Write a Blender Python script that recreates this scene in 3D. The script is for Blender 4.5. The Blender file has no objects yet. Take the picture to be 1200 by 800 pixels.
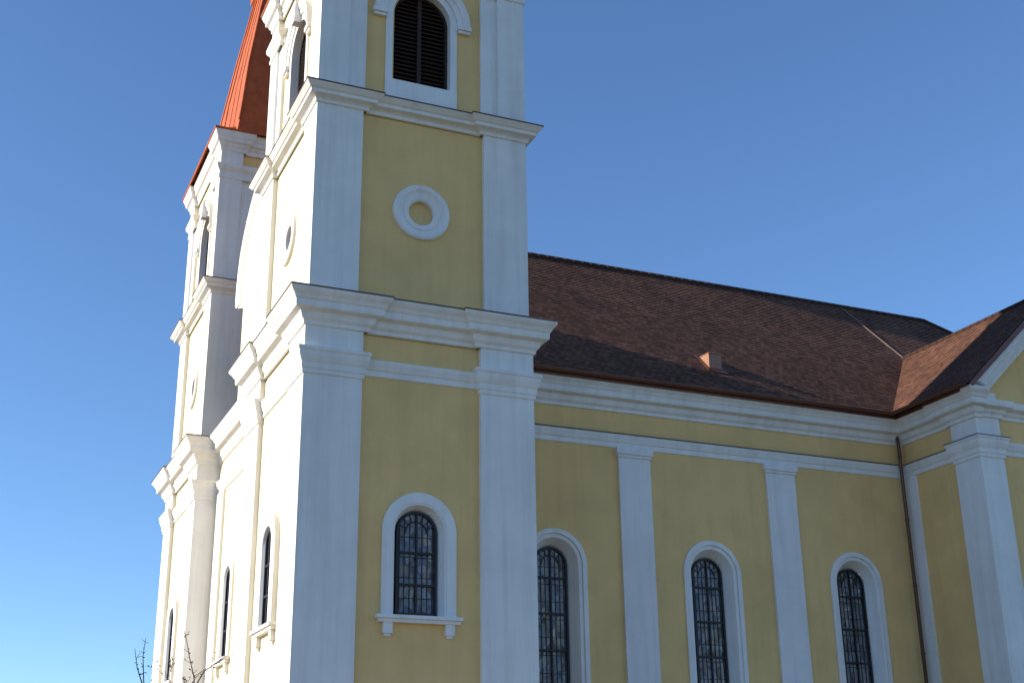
import bpy, bmesh, math, random
from mathutils import Vector, Matrix
random.seed(7)
sc = bpy.context.scene
COL = sc.collection

# ------------------------------------------------------------------ camera
cam_d = bpy.data.cameras.new('camera')
cam = bpy.data.objects.new('camera', cam_d)
COL.objects.link(cam)
R3 = ((0.9159411434603297, -0.1275318108780908, -0.3805094728528302),
      (-0.401112502588947, -0.32086851195136795, -0.8579930992175561),
      (-0.012672094673566696, 0.9384982872932001, -0.3450512755581617))
CAMPOS = (-8.4987, -33.3914, 1.6)
cam.matrix_world = Matrix(((*R3[0], CAMPOS[0]), (*R3[1], CAMPOS[1]), (*R3[2], CAMPOS[2]), (0, 0, 0, 1)))
cam_d.sensor_fit = 'HORIZONTAL'
cam_d.sensor_width = 36.0
cam_d.lens = 1526.73 * 36 / 1200
cam_d.clip_start = 0.1
cam_d.clip_end = 8000
sc.camera = cam

# ------------------------------------------------------------------ sky, sun, exposure
SUN_EL = math.radians(21.6)
SUN_AZ = math.radians(13.3)            # swung from -x towards +y
sdir = Vector((-math.cos(SUN_EL) * math.cos(SUN_AZ), math.cos(SUN_EL) * math.sin(SUN_AZ), math.sin(SUN_EL)))
w = bpy.data.worlds.new('World')
sc.world = w
w.use_nodes = True
nt = w.node_tree
bg = nt.nodes['Background']
sky = nt.nodes.new('ShaderNodeTexSky')
sky.sky_type = 'NISHITA'
sky.sun_disc = False
sky.sun_elevation = SUN_EL
sky.sun_rotation = math.atan2(sdir.x, sdir.y)
sky.altitude = 1500
sky.air_density = 1.05
sky.dust_density = 0.0
sky.ozone_density = 5.5
bg.inputs['Strength'].default_value = 0.096
nt.links.new(sky.outputs[0], bg.inputs[0])
sun_d = bpy.data.lights.new('sun', 'SUN')
sun = bpy.data.objects.new('sun', sun_d)
COL.objects.link(sun)
sun_d.energy = 3.6
sun_d.angle = math.radians(0.5)
sun_d.color = (1.0, 0.90, 0.75)
sun.rotation_euler = (-sdir).to_track_quat('-Z', 'Y').to_euler()
vs = sc.view_settings
vs.view_transform = 'Standard'
vs.look = 'None'
vs.exposure = 1.15
vs.gamma = 1.0
vs.use_curve_mapping = False

# ------------------------------------------------------------------ materials
def base_mat(name, rough=0.85, spec=0.3):
    m = bpy.data.materials.new(name)
    m.use_nodes = True
    n = m.node_tree
    b = n.nodes['Principled BSDF']
    b.inputs['Roughness'].default_value = rough
    b.inputs['Specular IOR Level'].default_value = spec
    return m, n, b

def ramp(n, fac, stops):
    r = n.nodes.new('ShaderNodeValToRGB')
    e = r.color_ramp.elements
    while len(e) < len(stops):
        e.new(0.5)
    for i, (p, c) in enumerate(stops):
        e[i].position = p
        e[i].color = (*c, 1)
    n.links.new(fac, r.inputs[0])
    return r

def noise(n, scale, detail=5, rough=0.6, stretch=None):
    tc = n.nodes.new('ShaderNodeTexCoord')
    t = n.nodes.new('ShaderNodeTexNoise')
    t.inputs['Scale'].default_value = scale
    t.inputs['Detail'].default_value = detail
    t.inputs['Roughness'].default_value = rough
    src = tc.outputs['Object']
    if stretch:
        mp = n.nodes.new('ShaderNodeMapping')
        mp.inputs['Scale'].default_value = stretch
        n.links.new(src, mp.inputs[0])
        src = mp.outputs[0]
    n.links.new(src, t.inputs['Vector'])
    return t

def bump(n, b, height, strength, dist):
    bp = n.nodes.new('ShaderNodeBump')
    bp.inputs['Strength'].default_value = strength
    bp.inputs['Distance'].default_value = dist
    n.links.new(height, bp.inputs['Height'])
    n.links.new(bp.outputs[0], b.inputs['Normal'])
    return bp

def mix(n, a, bcol, fac, mode='MULTIPLY'):
    mx = n.nodes.new('ShaderNodeMix')
    mx.data_type = 'RGBA'
    mx.blend_type = mode
    if isinstance(fac, float):
        mx.inputs[0].default_value = fac
    else:
        n.links.new(fac, mx.inputs[0])
    n.links.new(a, mx.inputs[6])
    n.links.new(bcol, mx.inputs[7])
    return mx.outputs[2]

def plaster(name, c, var=0.08, streak=0.10):
    m, n, b = base_mat(name, 0.9, 0.2)
    big = noise(n, 0.55, 6, 0.62)
    lo = tuple(x * (1 - var * 1.3) for x in c)
    hi = tuple(min(1, x * (1 + var * 0.5)) for x in c)
    r = ramp(n, big.outputs[0], [(0.3, lo), (0.65, hi)])
    st = noise(n, 1.0, 5, 0.6, (3.2, 3.2, 0.16))
    r2 = ramp(n, st.outputs[0], [(0.32, (1 - streak * 1.5, 1 - streak * 1.6, 1 - streak * 1.7)), (0.55, (1, 1, 1))])
    col = mix(n, r.outputs[0], r2.outputs[0], 0.8)
    n.links.new(col, b.inputs['Base Color'])
    f = noise(n, 38, 6, 0.7)
    bump(n, b, f.outputs[0], 0.35, 0.012)
    return m

M_WHITE = plaster('white_plaster', (0.80, 0.78, 0.755), 0.07, 0.09)
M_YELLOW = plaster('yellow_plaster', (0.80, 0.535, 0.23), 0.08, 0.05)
M_OVEREXPOSED = plaster('overexposed_plaster', (0.78, 0.69, 0.45), 0.06, 0.08)  # sunlit west walls: overexposure put into a paler plaster colour
M_PLINTH = plaster('grey_plinth', (0.42, 0.41, 0.39), 0.12, 0.15)

def tiles(name, c, tw=0.20, th=0.19):
    m, n, b = base_mat(name, 0.8, 0.3)
    uv = n.nodes.new('ShaderNodeUVMap')
    br = n.nodes.new('ShaderNodeTexBrick')
    br.offset = 0.5
    br.inputs['Scale'].default_value = 1.0
    br.inputs['Mortar Size'].default_value = 0.006
    br.inputs['Mortar Smooth'].default_value = 0.2
    br.inputs['Bias'].default_value = 0.0
    br.inputs['Brick Width'].default_value = tw
    br.inputs['Row Height'].default_value = th
    br.inputs['Color1'].default_value = (0.52, 0.52, 0.53, 1)
    br.inputs['Color2'].default_value = (1.32, 1.25, 1.2, 1)
    br.inputs['Mortar'].default_value = (0.25, 0.22, 0.2, 1)
    n.links.new(uv.outputs[0], br.inputs['Vector'])
    big = noise(n, 0.45, 6, 0.65)
    r = ramp(n, big.outputs[0], [(0.3, tuple(x * 0.72 for x in c)), (0.7, tuple(x * 1.2 for x in c))])
    col = mix(n, r.outputs[0], br.outputs['Color'], 1.0)
    fine = noise(n, 9, 5, 0.7)
    r2 = ramp(n, fine.outputs[0], [(0.35, (0.72, 0.74, 0.74)), (0.62, (1.1, 1.08, 1.05))])
    col = mix(n, col, r2.outputs[0], 0.8)
    n.links.new(col, b.inputs['Base Color'])
    bump(n, b, br.outputs['Fac'], -0.6, 0.012)
    return m

M_TILE = tiles('roof_tiles', (0.198, 0.096, 0.063))

def paint(name, c, rough=0.45, spec=0.4, var=0.15, metal=0.0, sc_=6):
    m, n, b = base_mat(name, rough, spec)
    b.inputs['Metallic'].default_value = metal
    t = noise(n, sc_, 6, 0.65)
    r = ramp(n, t.outputs[0], [(0.3, tuple(x * (1 - var) for x in c)), (0.7, tuple(x * (1 + var * 0.6) for x in c))])
    n.links.new(r.outputs[0], b.inputs['Base Color'])
    bump(n, b, t.outputs[0], 0.15, 0.01)
    return m

M_SPIRE = paint('red_sheet_metal', (0.43, 0.10, 0.03), 0.6, 0.2, 0.3, 0, 2.2)
M_COPPER = paint('brown_copper', (0.15, 0.055, 0.035), 0.45, 0.5, 0.25, 0.3, 4)
M_PIPE = paint('brown_pipe', (0.12, 0.065, 0.048), 0.45, 0.5, 0.2, 0.2, 5)
M_FLASH = paint('pale_flashing', (0.20, 0.13, 0.10), 0.5, 0.5, 0.15, 0.2, 5)
M_VENT = paint('vent_sheet', (0.33, 0.17, 0.11), 0.5, 0.4, 0.2, 0.0, 8)
M_LEAD = paint('dark_iron', (0.022, 0.022, 0.026), 0.5, 0.4, 0.2, 0.2, 20)
M_LOUVRE = paint('louvre_wood', (0.045, 0.026, 0.02), 0.7, 0.3, 0.3, 0, 12)

def glass_mat():
    m, n, b = base_mat('leaded_glass', 0.16, 0.6)
    tc = n.nodes.new('ShaderNodeTexCoord')
    mp = n.nodes.new('ShaderNodeMapping')
    mp.inputs['Scale'].default_value = (7, 7, 4.5)
    v = n.nodes.new('ShaderNodeTexVoronoi')
    v.feature = 'F1'
    v.inputs['Scale'].default_value = 1.0
    n.links.new(tc.outputs['Object'], mp.inputs[0])
    n.links.new(mp.outputs[0], v.inputs['Vector'])
    r = ramp(n, v.outputs['Color'], [(0.1, (0.06, 0.06, 0.066)), (0.5, (0.14, 0.135, 0.148)), (0.9, (0.25, 0.24, 0.25))])
    n.links.new(r.outputs[0], b.inputs['Base Color'])
    geo = n.nodes.new('ShaderNodeNewGeometry')
    sub = n.nodes.new('ShaderNodeVectorMath')
    sub.operation = 'MULTIPLY_ADD'
    sub.inputs[1].default_value = (0.3, 0.3, 0.3)
    sub.inputs[2].default_value = (-0.15, -0.15, -0.15)
    n.links.new(v.outputs['Color'], sub.inputs[0])
    add = n.nodes.new('ShaderNodeVectorMath')
    add.operation = 'ADD'
    n.links.new(geo.outputs['Normal'], add.inputs[0])
    n.links.new(sub.outputs[0], add.inputs[1])
    nz = n.nodes.new('ShaderNodeVectorMath')
    nz.operation = 'NORMALIZE'
    n.links.new(add.outputs[0], nz.inputs[0])
    n.links.new(nz.outputs[0], b.inputs['Normal'])
    return m
M_GLASS = glass_mat()

# ------------------------------------------------------------------ mesh builder
class MB:
    def __init__(self, *mats):
        self.bm = bmesh.new()
        self.mats = mats
        self.uv = None

    def face(self, pts, mi=0, uvs=None):
        vsx = [self.bm.verts.new(p) for p in pts]
        try:
            f = self.bm.faces.new(vsx)
        except ValueError:
            return None
        f.material_index = mi
        if uvs:
            if self.uv is None:
                self.uv = self.bm.loops.layers.uv.new('UVMap')
            for l, u in zip(f.loops, uvs):
                l[self.uv].uv = u
        return f

    def box(self, a, b, mi=0, bev=0.0):
        x0, y0, z0 = a
        x1, y1, z1 = b
        P = [(x0, y0, z0), (x1, y0, z0), (x1, y1, z0), (x0, y1, z0), (x0, y0, z1), (x1, y0, z1), (x1, y1, z1), (x0, y1, z1)]
        v = [self.bm.verts.new(p) for p in P]
        fs = [self.bm.faces.new([v[i] for i in q]) for q in ((0, 3, 2, 1), (4, 5, 6, 7), (0, 1, 5, 4), (1, 2, 6, 5), (2, 3, 7, 6), (3, 0, 4, 7))]
        for f in fs:
            f.material_index = mi
        if bev:
            es = list({e for f in fs for e in f.edges})
            bmesh.ops.bevel(self.bm, geom=es, offset=bev, segments=2, affect='EDGES', profile=0.6)

    def tube(self, pts, radii, seg=8, mi=0, cap=True):
        rings = []
        n = len(pts)
        pts = [Vector(p) for p in pts]
        prev = None
        for i, p in enumerate(pts):
            d = (pts[min(i + 1, n - 1)] - pts[max(i - 1, 0)])
            if d.length < 1e-9:
                d = Vector((0, 0, 1))
            d.normalize()
            a = prev if prev is not None else (Vector((1, 0, 0)) if abs(d.x) < 0.8 else Vector((0, 1, 0)))
            a = (a - d * a.dot(d)).normalized()
            prev = a
            b = d.cross(a)
            r = radii[i] if not isinstance(radii, (int, float)) else radii
            rings.append([self.bm.verts.new(p + (a * math.cos(t) + b * math.sin(t)) * r) for t in [2 * math.pi * k / seg for k in range(seg)]])
        for A, B in zip(rings, rings[1:]):
            for k in range(seg):
                f = self.bm.faces.new((A[k], A[(k + 1) % seg], B[(k + 1) % seg], B[k]))
                f.smooth = True
                f.material_index = mi
        if cap:
            self.bm.faces.new(rings[0][::-1]).material_index = mi
            self.bm.faces.new(rings[-1]).material_index = mi

    def build(self, name, parent=None, recalc=True, merge=True):
        if merge:
            bmesh.ops.remove_doubles(self.bm, verts=self.bm.verts, dist=0.0004)
        if recalc:
            bmesh.ops.recalc_face_normals(self.bm, faces=self.bm.faces)
        me = bpy.data.meshes.new(name)
        self.bm.to_mesh(me)
        self.bm.free()
        for m in self.mats:
            me.materials.append(m)
        o = bpy.data.objects.new(name, me)
        COL.objects.link(o)
        if parent:
            o.parent = parent
        return o


def sweep(mb, plan, prof, closed=True, mi=0, ends=True):
    """Run a moulding profile [(outward, z)...] along a plan; outward lies to the right of travel."""
    n = len(plan)
    P = [Vector((p[0], p[1])) for p in plan]
    offs = []
    for i in range(n):
        if closed or 0 < i < n - 1:
            d1 = (P[i] - P[i - 1]).normalized()
            d2 = (P[(i + 1) % n] - P[i]).normalized()
        elif i == 0:
            d1 = d2 = (P[1] - P[0]).normalized()
        else:
            d1 = d2 = (P[-1] - P[-2]).normalized()
        n1 = Vector((d1.y, -d1.x))
        n2 = Vector((d2.y, -d2.x))
        offs.append((n1 + n2) / max(0.2, 1 + n1.dot(n2)))
    rows = [[(P[i].x + offs[i].x * d, P[i].y + offs[i].y * d, z) for d, z in prof] for i in range(n)]
    for i in range(n if closed else n - 1):
        A, B = rows[i], rows[(i + 1) % n]
        for k in range(len(prof) - 1):
            mb.face((A[k], B[k], B[k + 1], A[k + 1]), mi)
    if not closed and ends:
        for rr in (rows[0], rows[-1]):
            mb.face(rr, mi)


class Face:
    """A wall plane: u runs left to right as seen from outside, d is depth into the wall."""
    def __init__(self, o, u, nrm):
        self.o, self.u, self.n = Vector(o), Vector(u), Vector(nrm)

    def p(self, u, z, d=0.0):
        q = self.o + self.u * u - self.n * d
        return (q.x, q.y, z)


def arch_pts(cu, hw, z0, zs, seg=20):
    """outline of a round-headed opening, bottom-left first, clockwise as seen (up the left, over, down the right)"""
    pts = [(cu - hw, z0)]
    for k in range(seg + 1):
        a = math.pi - math.pi * k / seg
        pts.append((cu + hw * math.cos(a), zs + hw * math.sin(a)))
    pts.append((cu + hw, z0))
    return pts


def circ_pts(cu, cz, r, seg=40):
    return [(cu + r * math.cos(2 * math.pi * k / seg), cz - r * math.sin(2 * math.pi * k / seg)) for k in range(seg)]


def rect_hole(mb, fc, rect, hole, d, reveal=0.0, mi=0, mi_r=0):
    """flat wall rectangle with one star-shaped hole"""
    u0, z0, u1, z1 = rect
    cu = sum(p[0] for p in hole) / len(hole)
    cz = (min(p[1] for p in hole) + max(p[1] for p in hole)) / 2
    def shoot(pu, pz):
        du, dz = pu - cu, pz - cz
        best, side = 1e9, 0
        for s, num, den in ((0, u0 - cu, du), (1, z1 - cz, dz), (2, u1 - cu, du), (3, z0 - cz, dz)):
            if abs(den) > 1e-9 and num / den > 0 and num / den < best:
                best, side = num / den, s
        return (cu + du * best, cz + dz * best), side
    corner_after = {0: (u0, z1), 1: (u1, z1), 2: (u1, z0), 3: (u0, z0)}     # corner met when leaving a side clockwise
    n = len(hole)
    H = [shoot(*p) for p in hole]
    for i in range(n):
        a, b = hole[i], hole[(i + 1) % n]
        (A, sa), (B, sb) = H[i], H[(i + 1) % n]
        poly = [a, A]
        while sa != sb:
            poly.append(corner_after[sa])
            sa = (sa + 1) % 4
        poly += [B, b]
        mb.face([fc.p(u, z, d) for u, z in poly], mi)
        if reveal:
            mb.face([fc.p(*a, d), fc.p(*b, d), fc.p(*b, d + reveal), fc.p(*a, d + reveal)], mi_r)


def band(mb, fc, inner, outer, d_in, d_front_in, d_front_out, d_out, mi=0, closed=False):
    """moulded band between two outlines with the same number of points"""
    n = len(inner)
    rng = range(n if closed else n - 1)
    for i in rng:
        j = (i + 1) % n
        a, b, A, B = inner[i], inner[j], outer[i], outer[j]
        mb.face([fc.p(*a, d_front_in), fc.p(*b, d_front_in), fc.p(*B, d_front_out), fc.p(*A, d_front_out)], mi)
        mb.face([fc.p(*A, d_front_out), fc.p(*B, d_front_out), fc.p(*B, d_out), fc.p(*A, d_out)], mi)
        mb.face([fc.p(*b, d_front_in), fc.p(*a, d_front_in), fc.p(*a, d_in), fc.p(*b, d_in)], mi)
    if not closed:
        for a, A in ((inner[0], outer[0]), (inner[-1], outer[-1])):
            mb.face([fc.p(*a, d_in), fc.p(*a, d_front_in), fc.p(*A, d_front_out), fc.p(*A, d_out)], mi)


def fbox(mb, fc, u0, u1, z0, z1, d0, d1, mi=0):
    """box on a face, d0 = outer depth, d1 = inner depth"""
    P = [fc.p(u, z, d) for d in (d0, d1) for (u, z) in ((u0, z0), (u1, z0), (u1, z1), (u0, z1))]
    for q in ((0, 1, 2, 3), (4, 7, 6, 5), (0, 4, 5, 1), (1, 5, 6, 2), (2, 6, 7, 3), (3, 7, 4, 0)):
        mb.face([P[i] for i in q], mi)


# ------------------------------------------------------------------ scene objects
def struct(o):
    o['kind'] = 'structure'
    return o

church = bpy.data.objects.new('church', None)
church.location = (0, 0, 0)
COL.objects.link(church)
church['label'] = 'yellow and white baroque church with two bell towers, brown tiled nave roof and red spire'
church['category'] = 'church'

# ground
def ground_mat():
    m, n, b = base_mat('ground', 0.95, 0.1)
    t = noise(n, 0.12, 8, 0.65)
    r = ramp(n, t.outputs[0], [(0.3, (0.07, 0.075, 0.03)), (0.55, (0.12, 0.105, 0.05)), (0.75, (0.17, 0.14, 0.085))])
    n.links.new(r.outputs[0], b.inputs['Base Color'])
    f = noise(n, 14, 6, 0.7)
    bump(n, b, f.outputs[0], 0.8, 0.06)
    return m
g = MB(ground_mat())
S = 3000
g.face([(-S, -S, 0), (S, -S, 0), (S, S, 0), (-S, S, 0)])
struct(g.build('ground'))
m_, n_, b_ = base_mat('gravel_path', 0.95, 0.1)
t_ = noise(n_, 3, 8, 0.7)
r_ = ramp(n_, t_.outputs[0], [(0.3, (0.20, 0.165, 0.125)), (0.7, (0.30, 0.25, 0.195))])
n_.links.new(r_.outputs[0], b_.inputs['Base Color'])
g = MB(m_)
g.face([(-22, -9, 0.004), (44, -9, 0.004), (44, 0, 0.004), (-22, 0, 0.004)])
g.face([(-22, 0, 0.004), (0, 0, 0.004), (0, 32, 0.004), (-22, 32, 0.004)])
struct(g.build('path'))

# ---------------- profiles
Z_STR, Z_COR, Z_UP, Z_CROWN = 13.3, 14.7, 21.86, 27.95
PROF_CORNICE = [(0.0, 14.68), (0.06, 14.70), (0.07, 14.80), (0.15, 14.88), (0.18, 14.98), (0.20, 15.04), (0.36, 15.10), (0.38, 15.14),
                (0.385, 15.30), (0.42, 15.33), (0.46, 15.42), (0.53, 15.50), (0.57, 15.56), (0.575, 15.655), (0.0, 15.80), (-0.12, 15.81)]
PROF_STRING = [(0.0, 13.42), (0.05, 13.44), (0.055, 13.60), (0.09, 13.63), (0.12, 13.72), (0.15, 13.80), (0.155, 13.90), (0.0, 13.95)]
PROF_CAP = [(0.0, 13.27), (0.04, 13.28), (0.045, 13.40), (0.07, 13.42), (0.075, 13.58), (0.12, 13.66), (0.16, 13.78), (0.17, 13.90), (0.20, 13.93), (0.20, 14.02), (0.0, 14.07)]
PROF_UP = [(0.0, 21.84), (0.05, 21.86), (0.06, 21.95), (0.12, 22.0), (0.26, 22.05), (0.265, 22.16), (0.31, 22.18), (0.38, 22.26), (0.42, 22.30), (0.425, 22.365), (0.0, 22.46), (-0.1, 22.47)]
PROF_CROWN = [(0.0, 28.35), (0.043, 28.37), (0.05, 28.51), (0.115, 28.59), (0.13, 28.67), (0.23, 28.73), (0.238, 28.89), (0.274, 28.93), (0.324, 29.07), (0.346, 29.11), (0.349, 29.2), (0.0, 29.27)]
PROF_IMPOST = [(0.0, 27.06), (0.04, 27.08), (0.05, 27.2), (0.02, 27.25), (0.03, 27.4), (0.1, 27.48), (0.15, 27.56), (0.16, 27.7), (0.0, 27.74)]

def flash(plan, prof, parent, closed=True):
    dl, zl = max(prof)
    mb = MB(M_PIPE)
    sweep(mb, plan, [(dl - 0.02, zl - 0.002), (dl + 0.014, zl - 0.022), (dl + 0.014, zl + 0.010), (0.0, prof[-1][1] + 0.03)], closed=closed)
    return mb.build('flashing', parent)

def notched(s, a, r, W=7.0):
    """square tower outline (ccw) inset s, piers a wide, panels recessed r"""
    out = []
    lo, hi = s, W - s
    p, q = a, W - a
    def side(f):
        for u, d in ((lo, 0), (p, 0), (p, r), (q, r), (q, 0)):
            out.append(f(u, d))
    side(lambda u, d: (u, lo + d))
    side(lambda u, d: (hi - d, u))
    side(lambda u, d: (W - u, hi - d))
    side(lambda u, d: (lo + d, W - u))
    return out

def pier_plan(s, a, W, cx, cy, ex=0.0):
    """plan of one square corner pier"""
    x0, x1 = (s, a) if cx == 0 else (W - a, W - s)
    y0, y1 = (s, a) if cy == 0 else (W - a, W - s)
    return [(x0, y0), (x1, y0), (x1, y1), (x0, y1)]

W = 7.0
FACES = {
    'south': Face((0, 0, 0), (1, 0, 0), (0, -1, 0)),
    'west': Face((0, W, 0), (0, -1, 0), (-1, 0, 0)),
    'east': Face((W, 0, 0), (0, 1, 0), (1, 0, 0)),
    'north': Face((W, W, 0), (-1, 0, 0), (0, 1, 0)),
}

def window_set(fc, cu, hw, hf, z0, zs, ho, d_wall, d_front, reveal, transoms, fine=True, sill=True, parent=None, step=False):
    """round-headed leaded window: white surround with pane, iron glazing bars and sill as its pieces"""
    pane_d = d_front + reveal
    sur = ho - hw
    mb = MB(M_WHITE)
    inn = arch_pts(cu, hw, z0, zs)
    mid = arch_pts(cu, hf, z0, zs)
    out = arch_pts(cu, ho, z0, zs)
    if step:
        m1, m2 = arch_pts(cu, hf + (ho - hf) * 0.45, z0, zs), arch_pts(cu, hf + (ho - hf) * 0.45 + 0.004, z0, zs)
        band(mb, fc, inn, mid, pane_d, pane_d, d_front + 0.06, d_front + 0.06)
        band(mb, fc, mid, m1, d_front + 0.06, d_front + 0.055, d_front + 0.055, d_wall)
        band(mb, fc, m2, out, d_wall, d_front, d_front + 0.01, d_wall)
    else:
        band(mb, fc, inn, mid, pane_d, pane_d, d_front + 0.02, d_front + 0.02)
        m1 = arch_pts(cu, hf + 0.05, z0, zs)
        band(mb, fc, mid, m1, d_front + 0.02, d_front + 0.015, d_front + 0.015, d_wall)
        m2 = arch_pts(cu, hf + 0.053, z0, zs)
        band(mb, fc, m2, out, d_wall, d_front, d_front, d_wall)
    # inner ledge
    mb.face([fc.p(cu - hf, z0, d_front + 0.02), fc.p(cu + hf, z0, d_front + 0.02), fc.p(cu + hw, z0 + 0.05, pane_d), fc.p(cu - hw, z0 + 0.05, pane_d)])
    win = mb.build('window', parent)
    mb = MB(M_GLASS)
    mb.face([fc.p(u, z, pane_d - 0.05) for u, z in arch_pts(cu, hw - 0.01, z0 + 0.02, zs)])
    mb.build('pane', win)
    mb = MB(M_LEAD)
    d0, d1 = pane_d - 0.13, pane_d - 0.052
    band(mb, fc, arch_pts(cu, hw - 0.075, z0 + 0.08, zs), arch_pts(cu, hw - 0.006, z0 + 0.012, zs), d1, d0, d0, d1)
    fbox(mb, fc, cu - hw + 0.01, cu + hw - 0.01, z0 + 0.055, z0 + 0.12, d0, d1)
    top = lambda u: zs + math.sqrt(max(0.0, (hw - 0.04) ** 2 - (u - cu) ** 2))
    fbox(mb, fc, cu - 0.026, cu + 0.026, z0 + 0.1, zs + hw - 0.05, d0 + 0.004, d1)
    for z in transoms:
        fbox(mb, fc, cu - hw + 0.05, cu + hw - 0.05, z - 0.03, z + 0.03, d0 + 0.008, d1)
    if fine:
        e0, e1 = pane_d - 0.075, pane_d - 0.053
        for f in (-0.80, -0.56, -0.30, 0.30, 0.56, 0.80):
            u = cu + f * hw
            fbox(mb, fc, u - 0.009, u + 0.009, z0 + 0.1, top(u), e0, e1)
        zz = z0 + 0.1 + 0.42
        while zz < zs + hw - 0.2:
            h = math.sqrt(max(0.01, (hw - 0.05) ** 2 - max(0, zz - zs) ** 2))
            fbox(mb, fc, cu - h, cu + h, zz - 0.009, zz + 0.009, e0 + 0.003, e1)
            zz += 0.56
        for k in range(1, 8):
            a = math.pi * k / 8
            r0, r1 = hw * 0.52, hw - 0.08
            p0 = (cu + r0 * math.cos(a), zs + r0 * math.sin(a))
            p1 = (cu + r1 * math.cos(a), zs + r1 * math.sin(a))
            tx, tz = -math.sin(a) * 0.012, math.cos(a) * 0.012
            mb.face([fc.p(p0[0] - tx, p0[1] - tz, e0 - 0.004), fc.p(p0[0] + tx, p0[1] + tz, e0 - 0.004), fc.p(p1[0] + tx, p1[1] + tz, e0 - 0.004), fc.p(p1[0] - tx, p1[1] - tz, e0 - 0.004)])
        ar = lambda r: [(cu + r * math.cos(math.pi - math.pi * k / 20), zs + r * math.sin(math.pi - math.pi * k / 20)) for k in range(21)]
        band(mb, fc, ar(hw * 0.5), ar(hw * 0.5 + 0.03), e1, e0 - 0.004, e0 - 0.004, e1)
    mb.build('glazing_bars', win)
    if sill:
        mb = MB(M_WHITE)
        so = hw + sur + 0.14
        fbox(mb, fc, cu - so, cu + so, z0 - 0.09, z0, d_wall - 0.24, d_wall)
        fbox(mb, fc, cu - so + 0.05, cu + so - 0.05, z0 - 0.19, z0 - 0.09, d_wall - 0.17, d_wall)
        for s_ in (-1, 1):
            uc = cu + s_ * (so - 0.33)
            fbox(mb, fc, uc - 0.13, uc + 0.13, z0 - 0.48, z0 - 0.19, d_wall - 0.13, d_wall)
            fbox(mb, fc, uc - 0.09, uc + 0.09, z0 - 0.56, z0 - 0.48, d_wall - 0.08, d_wall)
        mb.build('sill', win)
    return win

def oculus(fc, cu, cz, d_wall, parent, disc=None):
    mb = MB(M_WHITE)
    rs = [(0.40, d_wall + 0.14), (0.40, d_wall - 0.01), (0.46, d_wall - 0.05), (0.56, d_wall - 0.07), (0.60, d_wall - 0.04), (0.66, d_wall - 0.05), (0.74, d_wall - 0.11), (0.83, d_wall - 0.12), (0.89, d_wall - 0.09), (0.91, d_wall)]
    for (r0, d0), (r1, d1) in zip(rs, rs[1:]):
        A, B = circ_pts(cu, cz, r0), circ_pts(cu, cz, r1)
        for i in range(len(A)):
            j = (i + 1) % len(A)
            f = mb.face([fc.p(*A[i], d0), fc.p(*A[j], d0), fc.p(*B[j], d1), fc.p(*B[i], d1)])
    o = mb.build('oculus', parent)
    mb = MB(disc or M_YELLOW)
    mb.face([fc.p(u, z, d_wall + 0.135) for u, z in circ_pts(cu, cz, 0.41)])
    mb.build('blind_disc', o)
    return o

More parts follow.
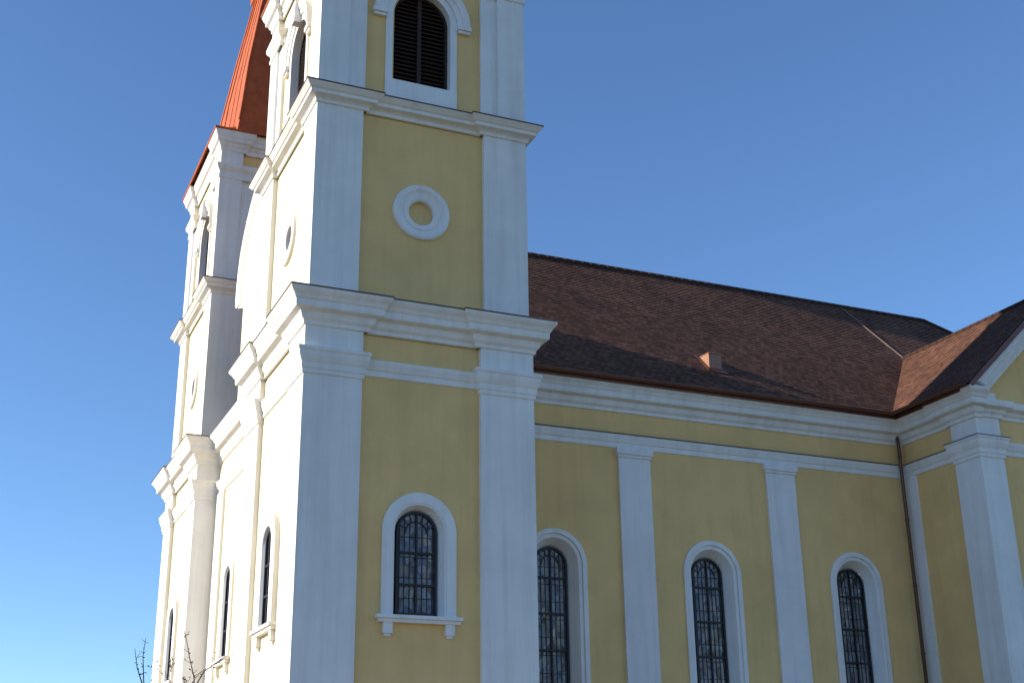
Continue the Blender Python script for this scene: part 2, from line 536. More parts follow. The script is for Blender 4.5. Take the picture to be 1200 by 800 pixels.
def belfry_window(fc, cu, hw, z0, zs, d_wall, parent):
    reveal = 0.34
    mb = MB(M_WHITE)
    inn = arch_pts(cu, hw, z0, zs, 24)
    mid = arch_pts(cu, hw + 0.22, z0 - 0.0, zs, 24)
    band(mb, fc, inn, mid, d_wall + reveal, d_wall - 0.05, d_wall - 0.05, d_wall)
    # apron below the opening
    fbox(mb, fc, cu - hw - 0.22, cu + hw + 0.22, z0 - 0.70, z0 - 0.001, d_wall - 0.07, d_wall)
    mb.face([fc.p(cu - hw, z0, d_wall - 0.05), fc.p(cu + hw, z0, d_wall - 0.05), fc.p(cu + hw, z0 + 0.06, d_wall + reveal), fc.p(cu - hw, z0 + 0.06, d_wall + reveal)])
    o = mb.build('belfry_window', parent)
    # hood mould with returned ends and keystone
    mb = MB(M_WHITE)
    def ring(r):
        return [(cu + r * math.cos(math.pi - math.pi * k / 24), zs + r * math.sin(math.pi - math.pi * k / 24)) for k in range(25)]
    band(mb, fc, ring(hw + 0.225), ring(hw + 0.40), d_wall - 0.04, d_wall - 0.10, d_wall - 0.13, d_wall - 0.1)
    band(mb, fc, ring(hw + 0.402), ring(hw + 0.62), d_wall - 0.1, d_wall - 0.16, d_wall - 0.21, d_wall)
    for s_ in (-1, 1):
        a, b = sorted((cu + s_ * (hw + 0.22), cu + s_ * (hw + 0.68)))
        fbox(mb, fc, a, b, zs - 0.16, zs - 0.002, d_wall - 0.19, d_wall)
        fbox(mb, fc, a + 0.03, b - 0.03, zs - 0.26, zs - 0.16, d_wall - 0.13, d_wall)
    kt = [(cu - 0.16, zs + hw - 0.06), (cu + 0.16, zs + hw - 0.06), (cu + 0.25, zs + hw + 0.72), (cu - 0.25, zs + hw + 0.72)]
    F0 = [fc.p(u, z, d_wall - 0.30) for u, z in kt]
    B0 = [fc.p(u, z, d_wall) for u, z in kt]
    mb.face(F0)
    for i in range(4):
        j = (i + 1) % 4
        mb.face([F0[i], F0[j], B0[j], B0[i]])
    mb.build('hood_mould', o)
    # louvres
    mb = MB(M_LOUVRE)
    db = d_wall + reveal
    mb.face([fc.p(u, z, db + 0.06) for u, z in arch_pts(cu, hw + 0.05, z0 - 0.02, zs, 24)])
    z = z0 + 0.12
    while z < zs + hw - 0.1:
        h = hw - 0.03 if z < zs else math.sqrt(max(0.02, (hw - 0.03) ** 2 - (z - zs) ** 2))
        for a, b in ((cu - h, cu - 0.05), (cu + 0.05, cu + h)):
            mb.face([fc.p(a, z, db + 0.05), fc.p(b, z, db + 0.05), fc.p(b, z - 0.09, db - 0.09), fc.p(a, z - 0.09, db - 0.09)])
            mb.face([fc.p(a, z - 0.09, db - 0.09), fc.p(b, z - 0.09, db - 0.09), fc.p(b, z - 0.118, db - 0.09), fc.p(a, z - 0.118, db - 0.09)])
            mb.face([fc.p(a, z - 0.028, db + 0.05), fc.p(b, z - 0.028, db + 0.05), fc.p(b, z - 0.118, db - 0.09), fc.p(a, z - 0.118, db - 0.09)])
        z += 0.15
    lv = mb.build('louvre', o, recalc=False)
    mb = MB(M_LOUVRE)
    fbox(mb, fc, cu - 0.06, cu + 0.06, z0 + 0.03, zs + hw - 0.03, db - 0.15, db + 0.05)
    band(mb, fc, arch_pts(cu, hw - 0.09, z0 + 0.02, zs, 24), arch_pts(cu, hw - 0.004, z0 + 0.005, zs, 24), db + 0.05, db - 0.12, db - 0.12, db + 0.05)
    mb.build('louvre_frame', o)
    return o

# ------------------------------------------------------------------ bell tower (built once, copied for the far one)
CU = 3.47
tower_parts = []
def tower():
    P = []
    # panels
    mb = MB(M_YELLOW, M_OVEREXPOSED, M_WHITE)
    L = [  # z0, z1, inset, pier, recess
        (0.0, 15.6, 0.0, 1.70, 0.16),
        (15.6, 22.35, 0.08, 1.53, 0.16),
        (22.35, 29.0, 0.08, 1.58, 0.20)]
    for nm, fc in FACES.items():
        mi = 1 if nm == 'west' else 0  # west panels take the yellow paled for strong sun
        cu = CU if nm != 'west' else W - CU
        for li, (z0, z1, s, a, r) in enumerate(L):
            d = s + r
            if li == 2:
                a = 1.02
            rect = (a, z0, W - a, z1)
            hole = None
            if nm in ('south', 'west'):
                if li == 0:
                    hole = arch_pts(cu + (0.03 if nm == 'south' else 0.1), 0.78 if nm == 'south' else 0.58, 6.80, 9.12)
                elif li == 1:
                    hole = circ_pts(cu, 18.84, 0.40)
                else:
                    hole = arch_pts(cu, 0.97, 23.28, 25.72, 24)
            if hole:
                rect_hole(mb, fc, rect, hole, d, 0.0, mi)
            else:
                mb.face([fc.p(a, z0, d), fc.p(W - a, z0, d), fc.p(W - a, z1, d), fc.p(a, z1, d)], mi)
    P.append(mb.build('tower_wall', church))
    # corner piers
    for z0, z1, s, a in ((0.0, 15.62, 0.0, 1.70), (15.62, 22.36, 0.08, 1.53), (22.36, 29.0, 0.08, 1.02)):
        for cx in (0, 1):
            for cy in (0, 1):
                pl = pier_plan(s, a, W, cx, cy)
                mb = MB(M_WHITE)
                mb.box((pl[0][0], pl[0][1], z0), (pl[2][0], pl[2][1], z1), bev=0.012)
                if z0 > 20:   # narrower strip behind the belfry pier
                    pl = pier_plan(s + 0.09, 1.58, W, cx, cy)
                    mb.box((pl[0][0], pl[0][1], z0), (pl[2][0], pl[2][1], 27.55), bev=0.012)
                P.append(mb.build('corner_pilaster', church, merge=False))
    for pr, pl, nm in ((PROF_CORNICE, notched(0.0, 1.70 + 0.12, 0.12), 'cornice'), (PROF_UP, notched(0.08, 1.53 + 0.1, 0.12), 'cornice'),
                       (PROF_CROWN, notched(0.08, 1.02 + 0.1, 0.15), 'cornice')):
        mb = MB(M_WHITE)
        sweep(mb, pl, pr)
        co = mb.build(nm, church)
        P.append(co)
        dl, zl = max(pr)
        mb = MB(M_PIPE)
        sweep(mb, pl, [(dl - 0.03, zl - 0.002), (dl + 0.018, zl - 0.03), (dl + 0.018, zl + 0.012), (0.0, pr[-1][1] + 0.03)])
        mb.build('flashing', co)
    # string course on the panels, caps on the piers
    for fc in FACES.values():
        mb = MB(M_WHITE)
        for k in range(len(PROF_STRING) - 1):
            (d0, z0), (d1, z1) = PROF_STRING[k], PROF_STRING[k + 1]
            mb.face([fc.p(1.70, z0, 0.16 - d0), fc.p(W - 1.70, z0, 0.16 - d0), fc.p(W - 1.70, z1, 0.16 - d1), fc.p(1.70, z1, 0.16 - d1)])
        P.append(mb.build('string_course', church))
    for cx in (0, 1):
        for cy in (0, 1):
            mb = MB(M_WHITE)
            sweep(mb, pier_plan(0.0, 1.70, W, cx, cy), PROF_CAP)
            P.append(mb.build('pilaster_cap', church))
            mb = MB(M_WHITE)
            sweep(mb, pier_plan(0.08, 1.50, W, cx, cy), PROF_IMPOST)
            P.append(mb.build('pilaster_cap', church))
    # openings
    P.append(window_set(FACES['south'], CU + 0.03, 0.60, 0.74, 6.80, 9.12, 1.08, 0.16, 0.09, 0.38, (7.68, 8.56), parent=church))
    P.append(window_set(FACES['west'], W - CU + 0.1, 0.46, 0.54, 6.80, 9.12, 1.02, 0.16, 0.0, 0.22, (7.68, 8.56), parent=church))
    P.append(oculus(FACES['south'], CU, 18.84, 0.24, church))
    P.append(oculus(FACES['west'], W - CU, 18.84, 0.24, church, M_GLASS))
    P.append(belfry_window(FACES['south'], CU - 0.05, 0.97, 23.28, 25.72, 0.28, church))
    P.append(belfry_window(FACES['west'], W - CU + 0.05, 0.97, 23.28, 25.72, 0.28, church))
    # skirt roof and spire
    c = W / 2
    mb = MB(M_SPIRE)
    secs = [(3.80, 29.195), (3.82, 29.25), (3.3, 29.5), (2.76, 29.95), (2.70, 30.6), (2.46, 33.0), (2.02, 36.0), (1.52, 39.0), (1.66, 39.12), (1.66, 39.4), (1.42, 39.6), (0.8, 45.0), (0.08, 51.0)]
    def shell(mb, ss):
        for (h0, z0), (h1, z1) in zip(ss, ss[1:]):
            for sx, sy in ((0, -1), (1, 0), (0, 1), (-1, 0)):
                q = []
                for h, z, t in ((h0, z0, -1), (h0, z0, 1), (h1, z1, 1), (h1, z1, -1)):
                    q.append((c + sx * h - sy * h * t, c + sy * h + sx * h * t, z))
                mb.face(q)
    shell(mb, [(3.78, 29.17)] + secs[:4] + [(0.3, 30.1)])
    P.append(mb.build('roof_skirt', church))
    mb = MB(M_SPIRE)
    shell(mb, [(2.86, 29.22), (2.76, 29.95)] + secs[4:])
    # standing seams and hip rolls
    for sx, sy in ((0, -1), (1, 0), (0, 1), (-1, 0)):
        for f in (-1.0, -0.45, 0.1, 0.55):
            line = []
            for h, z in secs[3:8]:
                e = h + 0.015
                line.append((c + sx * e - sy * h * f, c + sy * e + sx * h * f, z))
            mb.tube(line, 0.055 if f in (-1.0, -0.45) else 0.016, 6)
    P.append(mb.build('spire', church))
    return P
tp = tower()

OFF = Vector((0.1, 16.1, 0))
def copy_tree(o, parent, off=None):
    c = o.copy()
    COL.objects.link(c)
    c.parent = parent
    if off is not None:
        c.location = o.location + off
    for ch in list(o.children):
        copy_tree(ch, c)
    return c
for o in tp:
    c = copy_tree(o, church, OFF)
    if o.name.startswith('spire'):            # the far spire is a little broader north to south
        c.scale = (1, 1.14, 1)
        c.location.y -= 0.14 * 3.5 + 0.33

# ------------------------------------------------------------------ centre of the west front
YC = 11.55
XF = 0.98
fw = Face((XF, 16.1, 0), (0, -1, 0), (-1, 0, 0))          # u = 16.1 - y
mb = MB(M_OVEREXPOSED)
ua, ub = 0.0, 9.1
wu = [16.1 - 13.15, 16.1 - 9.95]
rect_hole(mb, fw, (ua, 0, 4.55, 15.7), arch_pts(wu[0], 0.55, 7.0, 9.75), 0.0, 0.0)
rect_hole(mb, fw, (4.55, 0, ub, 15.7), arch_pts(wu[1], 0.55, 7.0, 9.75), 0.0, 0.0)
mb.build('facade_wall', church)
for u in wu:
    window_set(fw, u, 0.42, 0.52, 7.0, 9.75, 0.95, 0.0, -0.07, 0.2, (8.0, 9.0), parent=church)
mb = MB(M_WHITE)
sweep(mb, [(XF, 16.1), (XF, 7.0)], PROF_CORNICE, closed=False, ends=False)
mb.build('cornice', church)
mb = MB(M_WHITE)
sweep(mb, [(XF, 16.1), (XF, 7.0)], PROF_STRING, closed=False, ends=False)
mb.build('string_course', church)
for y in (15.2, 7.9):
    mb = MB(M_WHITE)
    mb.box((XF - 0.10, y - 0.55, 0), (XF + 0.05, y + 0.55, 13.42), bev=0.01)
    mb.build('pilaster', church)
# attic and curved gable
right = [(1.32, 15.7), (1.32, 20.05), (2.42, 20.42), (2.45, 20.87), (2.41, 21.42), (2.30, 21.97), (2.09, 22.52), (1.75, 23.07), (1.25, 23.62), (0.72, 24.07), (0.3, 24.34), (0, 24.42)]
outl = [(YC + a, z) for a, z in right] + [(YC - a, z) for a, z in reversed(right[:-1])]
mb = MB(M_OVEREXPOSED)
x0, x1 = XF - 0.14, XF + 0.62
def split_poly(mb, x):
    n = len(outl)
    for i in range(n // 2):
        a, b, c_, d_ = outl[i], outl[i + 1], outl[n - 2 - i], outl[n - 1 - i]
        if i + 1 == n - 2 - i:
            mb.face([(x, *a), (x, *b), (x, *d_)])
        else:
            mb.face([(x, *a), (x, *b), (x, *c_), (x, *d_)])
split_poly(mb, x0)
split_poly(mb, x1)
for a, b in zip(outl, outl[1:]):
    mb.face([(x0, *a), (x0, *b), (x1, *b), (x1, *a)])
mb.build('gable', church)
mb = MB(M_WHITE)
gl = outl[2:-2]
fg = Face((XF - 0.14, 0, 0), (0, 1, 0), (-1, 0, 0))
inn = []
for i, (y, z) in enumerate(gl):
    inn.append((YC + (y - YC) * 0.80, 20.42 + (z - 20.42) * 0.86))
band(mb, fg, inn, gl, 0.0, -0.03, -0.05, -0.05)
out2 = [(YC + (y - YC) * 1.03, z + 0.07) for y, z in gl]
for i in range(len(gl) - 1):
    a, b, A, B = gl[i], gl[i + 1], out2[i], out2[i + 1]
    mb.face([fg.p(*a, -0.05), fg.p(*b, -0.05), fg.p(*B, -0.08), fg.p(*A, -0.08)])
    mb.face([fg.p(*A, -0.08), fg.p(*B, -0.08), fg.p(*B, 0.66), fg.p(*A, 0.66)])
mb.build('gable_moulding', church)

# ------------------------------------------------------------------ nave
YN, XT = 4.3, 24.25
NZ = 15.0
fn = Face((0, YN, 0), (1, 0, 0), (0, -1, 0))
mb = MB(M_YELLOW)
wcs = [9.62, 15.52, 21.5]
edges = [6.9, 12.66, 18.58, XT]
for i, wc in enumerate(wcs):
    rect_hole(mb, fn, (edges[i], 0, edges[i + 1], 15.7), arch_pts(wc, 0.86, 4.3, 9.36), 0.0)
mb.face([(31.4, YN, 0), (41.0, YN, 0), (41.0, YN, 15.7), (31.4, YN, 15.7)])
mb.face([(41.0, YN, 0), (41.0, 2 * 11.6 - YN, 0), (41.0, 2 * 11.6 - YN, 15.7), (41.0, YN, 15.7)])
mb.face([(7, 2 * 11.6 - YN, 0), (41.0, 2 * 11.6 - YN, 0), (41.0, 2 * 11.6 - YN, 15.7), (7, 2 * 11.6 - YN, 15.7)])
mb.build('nave_wall', church)
for wc in wcs:
    window_set(fn, wc, 0.60, 0.84, 4.3, 9.36, 1.13, 0.0, -0.07, 0.52, (5.5, 6.65, 7.8, 8.95), sill=True, parent=church, step=True)
for pc in (12.66, 18.58):
    mb = MB(M_WHITE)
    mb.box((pc - 0.61, YN - 0.11, 1.0), (pc + 0.61, YN + 0.05, 13.1), bev=0.012)
    pil = mb.build('pilaster', church)
    mb = MB(M_WHITE)
    mb.box((pc - 0.66, YN - 0.15, 13.1), (pc + 0.66, YN + 0.04, 13.2), bev=0.008)
    mb.box((pc - 0.70, YN - 0.20, 13.2), (pc + 0.70, YN + 0.04, 13.40), bev=0.012)
    mb.build('pilaster_cap', pil)
mb = MB(M_PLINTH)
mb.box((6.95, YN - 0.14, 0), (XT, YN + 0.03, 1.0))
mb.build('plinth', church)

# ------------------------------------------------------------------ transept
XP, YP = 24.12, 0.17          # corner pier planes
XR = 28.0                     # ridge
TSL = 0.91
ZR = 19.84
XE = 2 * XR - XP
mb = MB(M_YELLOW)
yg = YP + 0.14
mb.face([(XT, YN, 0), (XT, YP + 0.3, 0), (XT, YP + 0.3, 15.7), (XT, YN, 15.7)])
mb.face([(XP + 0.4, yg, 0), (XE - 0.4, yg, 0), (XE - 0.4, yg, 15.7), (XR, yg, 15.6 + (XR - XP - 0.4) * TSL), (XP + 0.4, yg, 15.7)])
mb.face([(XE - 0.13, YN, 0), (XE - 0.13, YP + 0.3, 0), (XE - 0.13, YP + 0.3, 15.7), (XE - 0.13, YN, 15.7)])
mb.build('transept_wall', church)
for xx0, xx1, sgn in ((XP, XP + 1.08, 1), (XE - 1.08, XE, -1)):
    mb = MB(M_WHITE)
    mb.box((xx0, YP, 0), (xx1, YP + 1.28, 15.68), bev=0.012)
    pil = mb.build('corner_pilaster', church)
    mb = MB(M_WHITE)
    sweep(mb, [(xx0, YP), (xx1, YP), (xx1, YP + 1.28), (xx0, YP + 1.28)], PROF_CAP)
    flash([(xx0, YP), (xx1, YP), (xx1, YP + 1.28), (xx0, YP + 1.28)], PROF_CAP, pil)
    mb.build('pilaster_cap', pil)
mb = MB(M_WHITE)
mb.box((XT - 0.09, 3.62, 0), (XT + 0.05, YN + 0.02, 13.42), bev=0.01)
mb.build('pilaster', church)
# string course along the nave and round the transept
mb = MB(M_WHITE)
sweep(mb, [(6.9, YN), (XT, YN), (XT, YP + 1.28)], PROF_STRING, closed=False, ends=False)
so_ = mb.build('string_course', church)
flash([(6.9, YN), (XT, YN), (XT, YP + 1.28)], PROF_STRING, so_, False)
mb = MB(M_WHITE)
sweep(mb, [(XP + 1.08, yg), (XE - 1.08, yg)], PROF_STRING, closed=False, ends=False)
mb.build('string_course', church)
# main cornice
mb = MB(M_WHITE)
sweep(mb, [(6.9, YN), (XT, YN), (XT, YP + 1.36), (XP, YP + 1.36), (XP, YP), (XP + 0.30, YP)], PROF_CORNICE, closed=False, ends=True)
mb.build('cornice', church)
# thinner cornice at the foot of the gable
PROF_GABLE = [(0.0, 14.72), (0.06, 14.74), (0.07, 14.84), (0.15, 14.92), (0.18, 15.0), (0.36, 15.08), (0.38, 15.16), (0.385, 15.30), (0.0, 15.36)]
mb = MB(M_WHITE)
sweep(mb, [(XP + 0.28, YP), (XP + 1.14, YP), (XP + 1.14, yg), (XE - 1.14, yg), (XE - 1.14, YP), (XE, YP)], PROF_GABLE, closed=False)
mb.build('cornice', church)
# raking mouldings of the gable
mb = MB(M_WHITE)
for sgn in (1, -1):
    def rk(a, n_, y):                       # a along the slope from the eave corner, n_ below the roof surface
        ca = 1 / math.hypot(1, TSL)
        sa = TSL * ca
        xx = XP - 0.66 + a * ca + n_ * sa
        zz = 15.69 + a * sa - n_ * ca
        return (xx if sgn == 1 else 2 * XR - xx, y, zz)
    Lr = (XR - XP + 0.66) * math.hypot(1, TSL)
    for n0, n1, dep in ((0.20, 0.40, 0.50), (0.40, 0.60, 0.36), (0.60, 0.88, 0.12)):
        a0 = 0.25 + n0
        q = []
        for y in (YP - dep, yg + 0.01):
            q.append([rk(a0, n0, y), rk(Lr - n0 * TSL, n0, y), rk(Lr - n1 * TSL, n1, y), rk(a0 + n1 - n0, n1, y)])
        A, B = q
        mb.face(A)
        for i in range(4):
            j = (i + 1) % 4
            mb.face([A[i], A[j], B[j], B[i]])
mb.build('raking_cornice', church)

# ------------------------------------------------------------------ roofs
def slope(mb, org, ex, up, xr, L, course=0.19, t=0.026, mi=0):
    """tiled slope laid in overlapping courses; xr(v) = extent along the eave at distance v up the slope"""
    org, ex, up = Vector(org), Vector(ex).normalized(), Vector(up).normalized()
    nr = ex.cross(up)
    if nr.z < 0:
        nr = -nr
    n = int(L / course) + 1
    for i in range(n):
        v0, v1 = i * course, min(L, (i + 1) * course)
        if v1 - v0 < 1e-4:
            break
        a0, b0 = xr(v0)
        a1, b1 = xr(v1)
        P = lambda x, v, h: tuple(org + ex * x + up * v + nr * h)
        mb.face([P(a0, v0, t), P(b0, v0, t), P(b1, v1, 0), P(a1, v1, 0)], mi, [(a0, v0), (b0, v0), (b1, v1), (a1, v1)])
        mb.face([P(a0, v0, 0), P(b0, v0, 0), P(b0, v0, t), P(a0, v0, t)], mi, [(a0, v0)] * 4)

YR, ZRN = 11.6, 23.62
EY, EZ = YN - 0.66, 15.70
run, rise = YR - EY, ZRN - EZ
Ls = math.hypot(run, rise)
up_s = (0, run / Ls, rise / Ls)
up_n = (0, -run / Ls, rise / Ls)
XRE = 32.8
mb = MB(M_TILE)
hip = lambda v: XRE + (1 - v / Ls) * run
slope(mb, (0, EY, EZ), (1, 0, 0), up_s, lambda v: (7.02, hip(v)), Ls)
slope(mb, (0, 2 * YR - EY, EZ), (1, 0, 0), up_n, lambda v: (7.12, hip(v)), Ls)
# hipped end
slope(mb, (XRE + run, 0, EZ), (0, 1, 0), (-run / Ls, 0, rise / Ls), lambda v: (EY + v / Ls * run, 2 * YR - EY - v / Ls * run), Ls)
# piece between the towers
v7 = (7.04 - EY) / run * Ls
def between(o, u):
    slope(mb, o, (1, 0, 0), u, lambda v: (XF + 0.6, 7.03), Ls - v7)
between((0, 7.04, EZ + (7.04 - EY) / run * rise), up_s)
between((0, 2 * YR - 7.04 - 0.14, EZ + (7.04 - EY) / run * rise), up_n)
mb.build('nave_roof', church)
nave_roof = bpy.data.objects['nave_roof']

# transept roof
TE = XP - 0.66
trun, trise = XR - TE, ZR - 15.69
TL = math.hypot(trun, trise)
mb = MB(M_TILE)
yfront = YP - 0.62
slope(mb, (TE, 0, 15.69), (0, 1, 0), (trun / TL, 0, trise / TL), lambda v: (yfront, 3.66 + v / TL * 4.6 + 0.25), TL)
slope(mb, (2 * XR - TE, 0, 15.69), (0, 1, 0), (-trun / TL, 0, trise / TL), lambda v: (yfront, 3.66 + v / TL * 4.6 + 0.25), TL)
tr = mb.build('transept_roof', church)
# verge board under the front edge
mb = MB(M_COPPER)
for sgn in (1, -1):
    f = lambda x: x if sgn == 1 else 2 * XR - x
    A = [(f(TE + 0.05), yfront + 0.02, 15.70), (f(XR), yfront + 0.02, ZR - 0.03), (f(XR), yfront + 0.02, ZR - 0.30), (f(TE + 0.2), yfront + 0.02, 15.60)]
    B = [(x, y + 0.04, z) for x, y, z in A]
    mb.face(A)
    mb.face(B[::-1])
    for i in range(4):
        j = (i + 1) % 4
        mb.face([A[i], A[j], B[j], B[i]])
mb.build('verge_board', tr)

# ridge tiles
mb = MB(M_TILE)
def ridge(mb, a, b, r=0.13):
    a, b = Vector(a), Vector(b)
    n = max(1, int((b - a).length / 0.4))
    for i in range(n):
        p, q = a.lerp(b, i / n), a.lerp(b, (i + 1) / n + 0.02 / n)
        mb.tube([p, q], [r * 1.02, r * 0.98], 10)
ridge(mb, (XF + 0.7, YR, ZRN + 0.0), (XRE, YR, ZRN + 0.0))
ridge(mb, (XRE, YR, ZRN), (XRE + run, EY, EZ))
ridge(mb, (XRE, YR, ZRN), (XRE + run, 2 * YR - EY, EZ))
mb.build('ridge_tiles', church)
mb = MB(M_TILE)
ridge(mb, (XR, yfront, ZR), (XR, 8.0, ZR), 0.11)
mb.build('ridge_tiles', church)

# flashing strip up the nave roof from the transept ridge, and valley
mb = MB(M_FLASH)
def on_nave(x, y, h):
    return (x, y - h * rise / Ls, EZ + (y - EY) / run * rise + h * run / Ls)
pa, pb = (28.05, 7.75), (28.0, YR - 0.05)
A = [on_nave(pa[0] - 0.04, pa[1], 0.02), on_nave(pb[0] - 0.04, pb[1], 0.02), on_nave(pb[0] - 0.04, pb[1], 0.05), on_nave(pa[0] - 0.04, pa[1], 0.05)]
B = [on_nave(pa[0] + 0.04, pa[1], 0.02), on_nave(pb[0] + 0.04, pb[1], 0.02), on_nave(pb[0] + 0.04, pb[1], 0.05), on_nave(pa[0] + 0.04, pa[1], 0.05)]
mb.face(A); mb.face(B[::-1])
for i in range(4):
    j = (i + 1) % 4
    mb.face([A[i], A[j], B[j], B[i]])
mb.build('roof_flashing', church)

# gutters
def gutter(mb, pts, r=0.10):
    seg = 8
    P = [Vector(p) for p in pts]
    rows = []
    n = len(P)
    for i, p in enumerate(P):
        d1 = (P[i] - P[i - 1]).normalized() if i else (P[1] - P[0]).normalized()
        d2 = (P[i + 1] - P[i]).normalized() if i < n - 1 else d1
        n1, n2 = Vector((d1.y, -d1.x, 0)), Vector((d2.y, -d2.x, 0))
        o = (n1 + n2) / (1 + n1.dot(n2))
        rows.append([p + o * (r * math.cos(t)) + Vector((0, 0, r * math.sin(t))) for t in [-math.pi * k / seg for k in range(seg + 1)]])
    for A, B in zip(rows, rows[1:]):
        for k in range(seg):
            mb.face([A[k], B[k], B[k + 1], A[k + 1]])
mb = MB(M_COPPER)
gutter(mb, [(7.05, EY - 0.07, EZ + 0.03), (TE - 0.07, EY - 0.07, EZ + 0.03), (TE - 0.07, yfront + 0.05, EZ + 0.03)])
mb.build('gutter', church)

mb = MB(M_COPPER)
sweep(mb, [(7.05, YN), (XT, YN), (XT, YP + 1.36), (XP, YP + 1.36), (XP, YP - 0.06)], [(0.50, 15.54), (0.585, 15.545), (0.60, 15.69), (0.45, 15.72)], closed=False)
mb.build('eave_board', church)

# downpipe in the corner
mb = MB(M_PIPE)
px, py = XT - 0.36, YN - 0.30
mb.tube([(px + 0.1, py + 0.14, 14.98), (px, py, 14.72), (px, py, 14.3), (px, py, 0.1)], 0.068, 10)
for z in (14.2, 11.8, 9.4, 7.0, 4.6, 2.2):
    mb.tube([(px, py, z - 0.04), (px, py, z + 0.04)], 0.085, 10)
mb.build('downpipe', church)

# small sheet-metal vent on the nave roof
mb = MB(M_VENT)
vx0, vx1 = 16.42, 16.95
vy = 4.98
zr_ = lambda y: EZ + (y - EY) / run * rise
zt = zr_(vy) + 0.62
yb = vy + 0.62 * run / rise + 0.02
F = lambda x: [(x, vy, zr_(vy) - 0.05), (x, vy, zt), (x, yb, zt + 0.03), (x, yb + 0.05, zr_(yb) - 0.1)]
A, B = F(vx0), F(vx1)
mb.face(A)
mb.face(B[::-1])
for i in range(4):
    j = (i + 1) % 4
    mb.face([A[i], A[j], B[j], B[i]])
A2 = [(vx0 - 0.02, vy - 0.04, zt + 0.0), (vx1 + 0.02, vy - 0.04, zt + 0.0), (vx1 + 0.02, yb + 0.1, zt + 0.035), (vx0 - 0.02, yb + 0.1, zt + 0.035)]
B2 = [(x, y, z + 0.02) for x, y, z in A2]
mb.face(A2); mb.face(B2)
for i in range(4):
    j = (i + 1) % 4
    mb.face([A2[i], A2[j], B2[j], B2[i]])
vent = mb.build('roof_vent', nave_roof)
vent['label'] = 'small sheet-metal roof vent with one sunlit side on the brown tiles'
mb = MB(M_COPPER)
ap = [on_nave(vx0 - 0.15, vy - 0.15, 0.03), on_nave(vx1 + 0.12, vy - 0.25, 0.03), on_nave(vx1 + 0.12, vy + 0.85, 0.03), on_nave(vx0 - 0.15, vy + 0.75, 0.03)]
ap2 = [on_nave(vx0 - 0.15, vy - 0.15, 0.045), on_nave(vx1 + 0.12, vy - 0.25, 0.045), on_nave(vx1 + 0.12, vy + 0.85, 0.045), on_nave(vx0 - 0.15, vy + 0.75, 0.045)]
mb.face(ap2)
for i in range(4):
    j = (i + 1) % 4
    mb.face([ap[i], ap[j], ap2[j], ap2[i]])
mb.build('vent_apron', nave_roof)

# ------------------------------------------------------------------ bare young tree in front of the church
tree = bpy.data.objects.new('bare_tree', None)
tree.location = (-4.45, -10.5, 0)
COL.objects.link(tree)
tree['label'] = 'bare young tree with thin budding twigs standing in front of the white west front'
tree['category'] = 'tree'
M_BARK = paint('bark', (0.075, 0.055, 0.045), 0.9, 0.1, 0.3, 0, 14)
M_BUD = paint('dry_leaves', (0.11, 0.07, 0.045), 0.85, 0.1, 0.35, 0, 20)
rnd = random.Random(11)
trunk = MB(M_BARK)
tw = MB(M_BARK)
bd = MB(M_BUD)
def leaf(p, s):
    a = Vector((rnd.uniform(-1, 1), rnd.uniform(-1, 1), rnd.uniform(-.6, 1))).normalized()
    b = a.cross(Vector((rnd.uniform(-1, 1), rnd.uniform(-1, 1), rnd.uniform(-1, 1)))).normalized()
    p = Vector(p)
    bd.face([p, p + a * s * 0.5 + b * s * 0.3, p + a * s, p + a * s * 0.5 - b * s * 0.3])
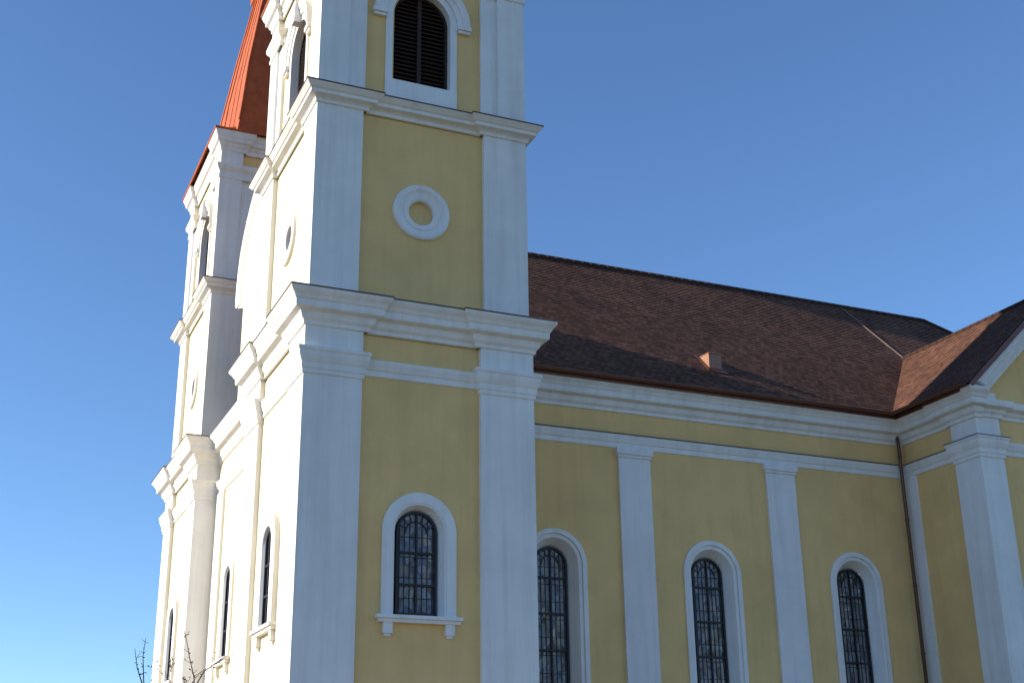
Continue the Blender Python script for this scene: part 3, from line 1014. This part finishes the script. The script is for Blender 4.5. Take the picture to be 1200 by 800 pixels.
def branch(mb, p, d, ln, r, lvl):
    pts, rad = [Vector(p)], [r]
    d = Vector(d).normalized()
    n = 6
    for i in range(n):
        d = (d + Vector((rnd.uniform(-1, 1), rnd.uniform(-1, 1), rnd.uniform(-.6, .9))) * 0.13).normalized()
        pts.append(pts[-1] + d * ln / n)
        rad.append(max(0.0035, r * (1 - 0.8 * (i + 1) / n)))
    mb.tube(pts, rad, 6 if lvl < 2 else 5)
    if lvl < 3:
        for k in range(4 if lvl == 0 else 3):
            i = rnd.randint(2, n) if lvl else rnd.randint(3, n)
            s = Vector((rnd.uniform(-1, 1), rnd.uniform(-1, 1), rnd.uniform(0.0, 0.9))).normalized()
            branch(tw, pts[i], (d * 0.7 + s * 0.8), ln * rnd.uniform(0.4, 0.62), rad[i] * 0.7 + 0.001, lvl + 1)
    if lvl >= 2:
        for q in pts[2:]:
            if rnd.random() < 0.35:
                leaf(q, rnd.uniform(0.025, 0.055))
    return pts
base = [Vector((0, 0, 0)), Vector((0.03, 0.02, 1.0)), Vector((-0.02, 0.03, 1.9)), Vector((0.04, 0.0, 2.5))]
trunk.tube(base, [0.075, 0.06, 0.05, 0.04], 10)
for dx, dy, dz, ln, z in ((-0.75, 0.2, 1.0, 1.1, 2.3), (-0.15, 0.0, 1.0, 1.15, 2.4), (0.5, -0.3, 1.0, 0.95, 2.35), (0.1, 0.5, 1.0, 1.0, 2.2), (-0.4, -0.5, 0.9, 0.95, 2.1)):
    branch(trunk, (0.02, 0.01, z), (dx, dy, dz), ln, 0.026, 0)
# the long leaders that rise above the rest
for pts in ([(0.1, -0.1, 3.3), (0.14, -0.14, 3.7), (0.10, -0.16, 3.95), (0.0, -0.2, 4.25), (-0.08, -0.22, 4.55), (-0.15, -0.24, 4.75)],
            [(0.1, -0.14, 3.7), (0.25, -0.2, 4.02), (0.42, -0.25, 4.15), (0.62, -0.3, 4.30)],
            [(-0.6, 0.2, 3.5), (-0.66, 0.22, 3.9), (-0.70, 0.24, 4.3), (-0.68, 0.24, 4.6)],
            [(-0.66, 0.22, 3.8), (-0.78, 0.25, 4.1), (-0.84, 0.27, 4.42)]):
    tw.tube(pts, [0.012 - 0.008 * i / (len(pts) - 1) for i in range(len(pts))], 6)
    for a, b in zip(pts, pts[1:]):
        for k in range(4):
            q = Vector(a).lerp(Vector(b), rnd.random())
            leaf(q, rnd.uniform(0.04, 0.05))
            if rnd.random() < 0.6:
                dd = Vector((rnd.uniform(-1, 1), rnd.uniform(-1, 1), rnd.uniform(0, 1))).normalized() * rnd.uniform(0.06, 0.16)
                tw.tube([q, q + dd], [0.005, 0.003], 5)
                leaf(q + dd, rnd.uniform(0.03, 0.06))
trunk.build('trunk', tree)
tw.build('twigs', tree)
bd.build('leaves', tree)
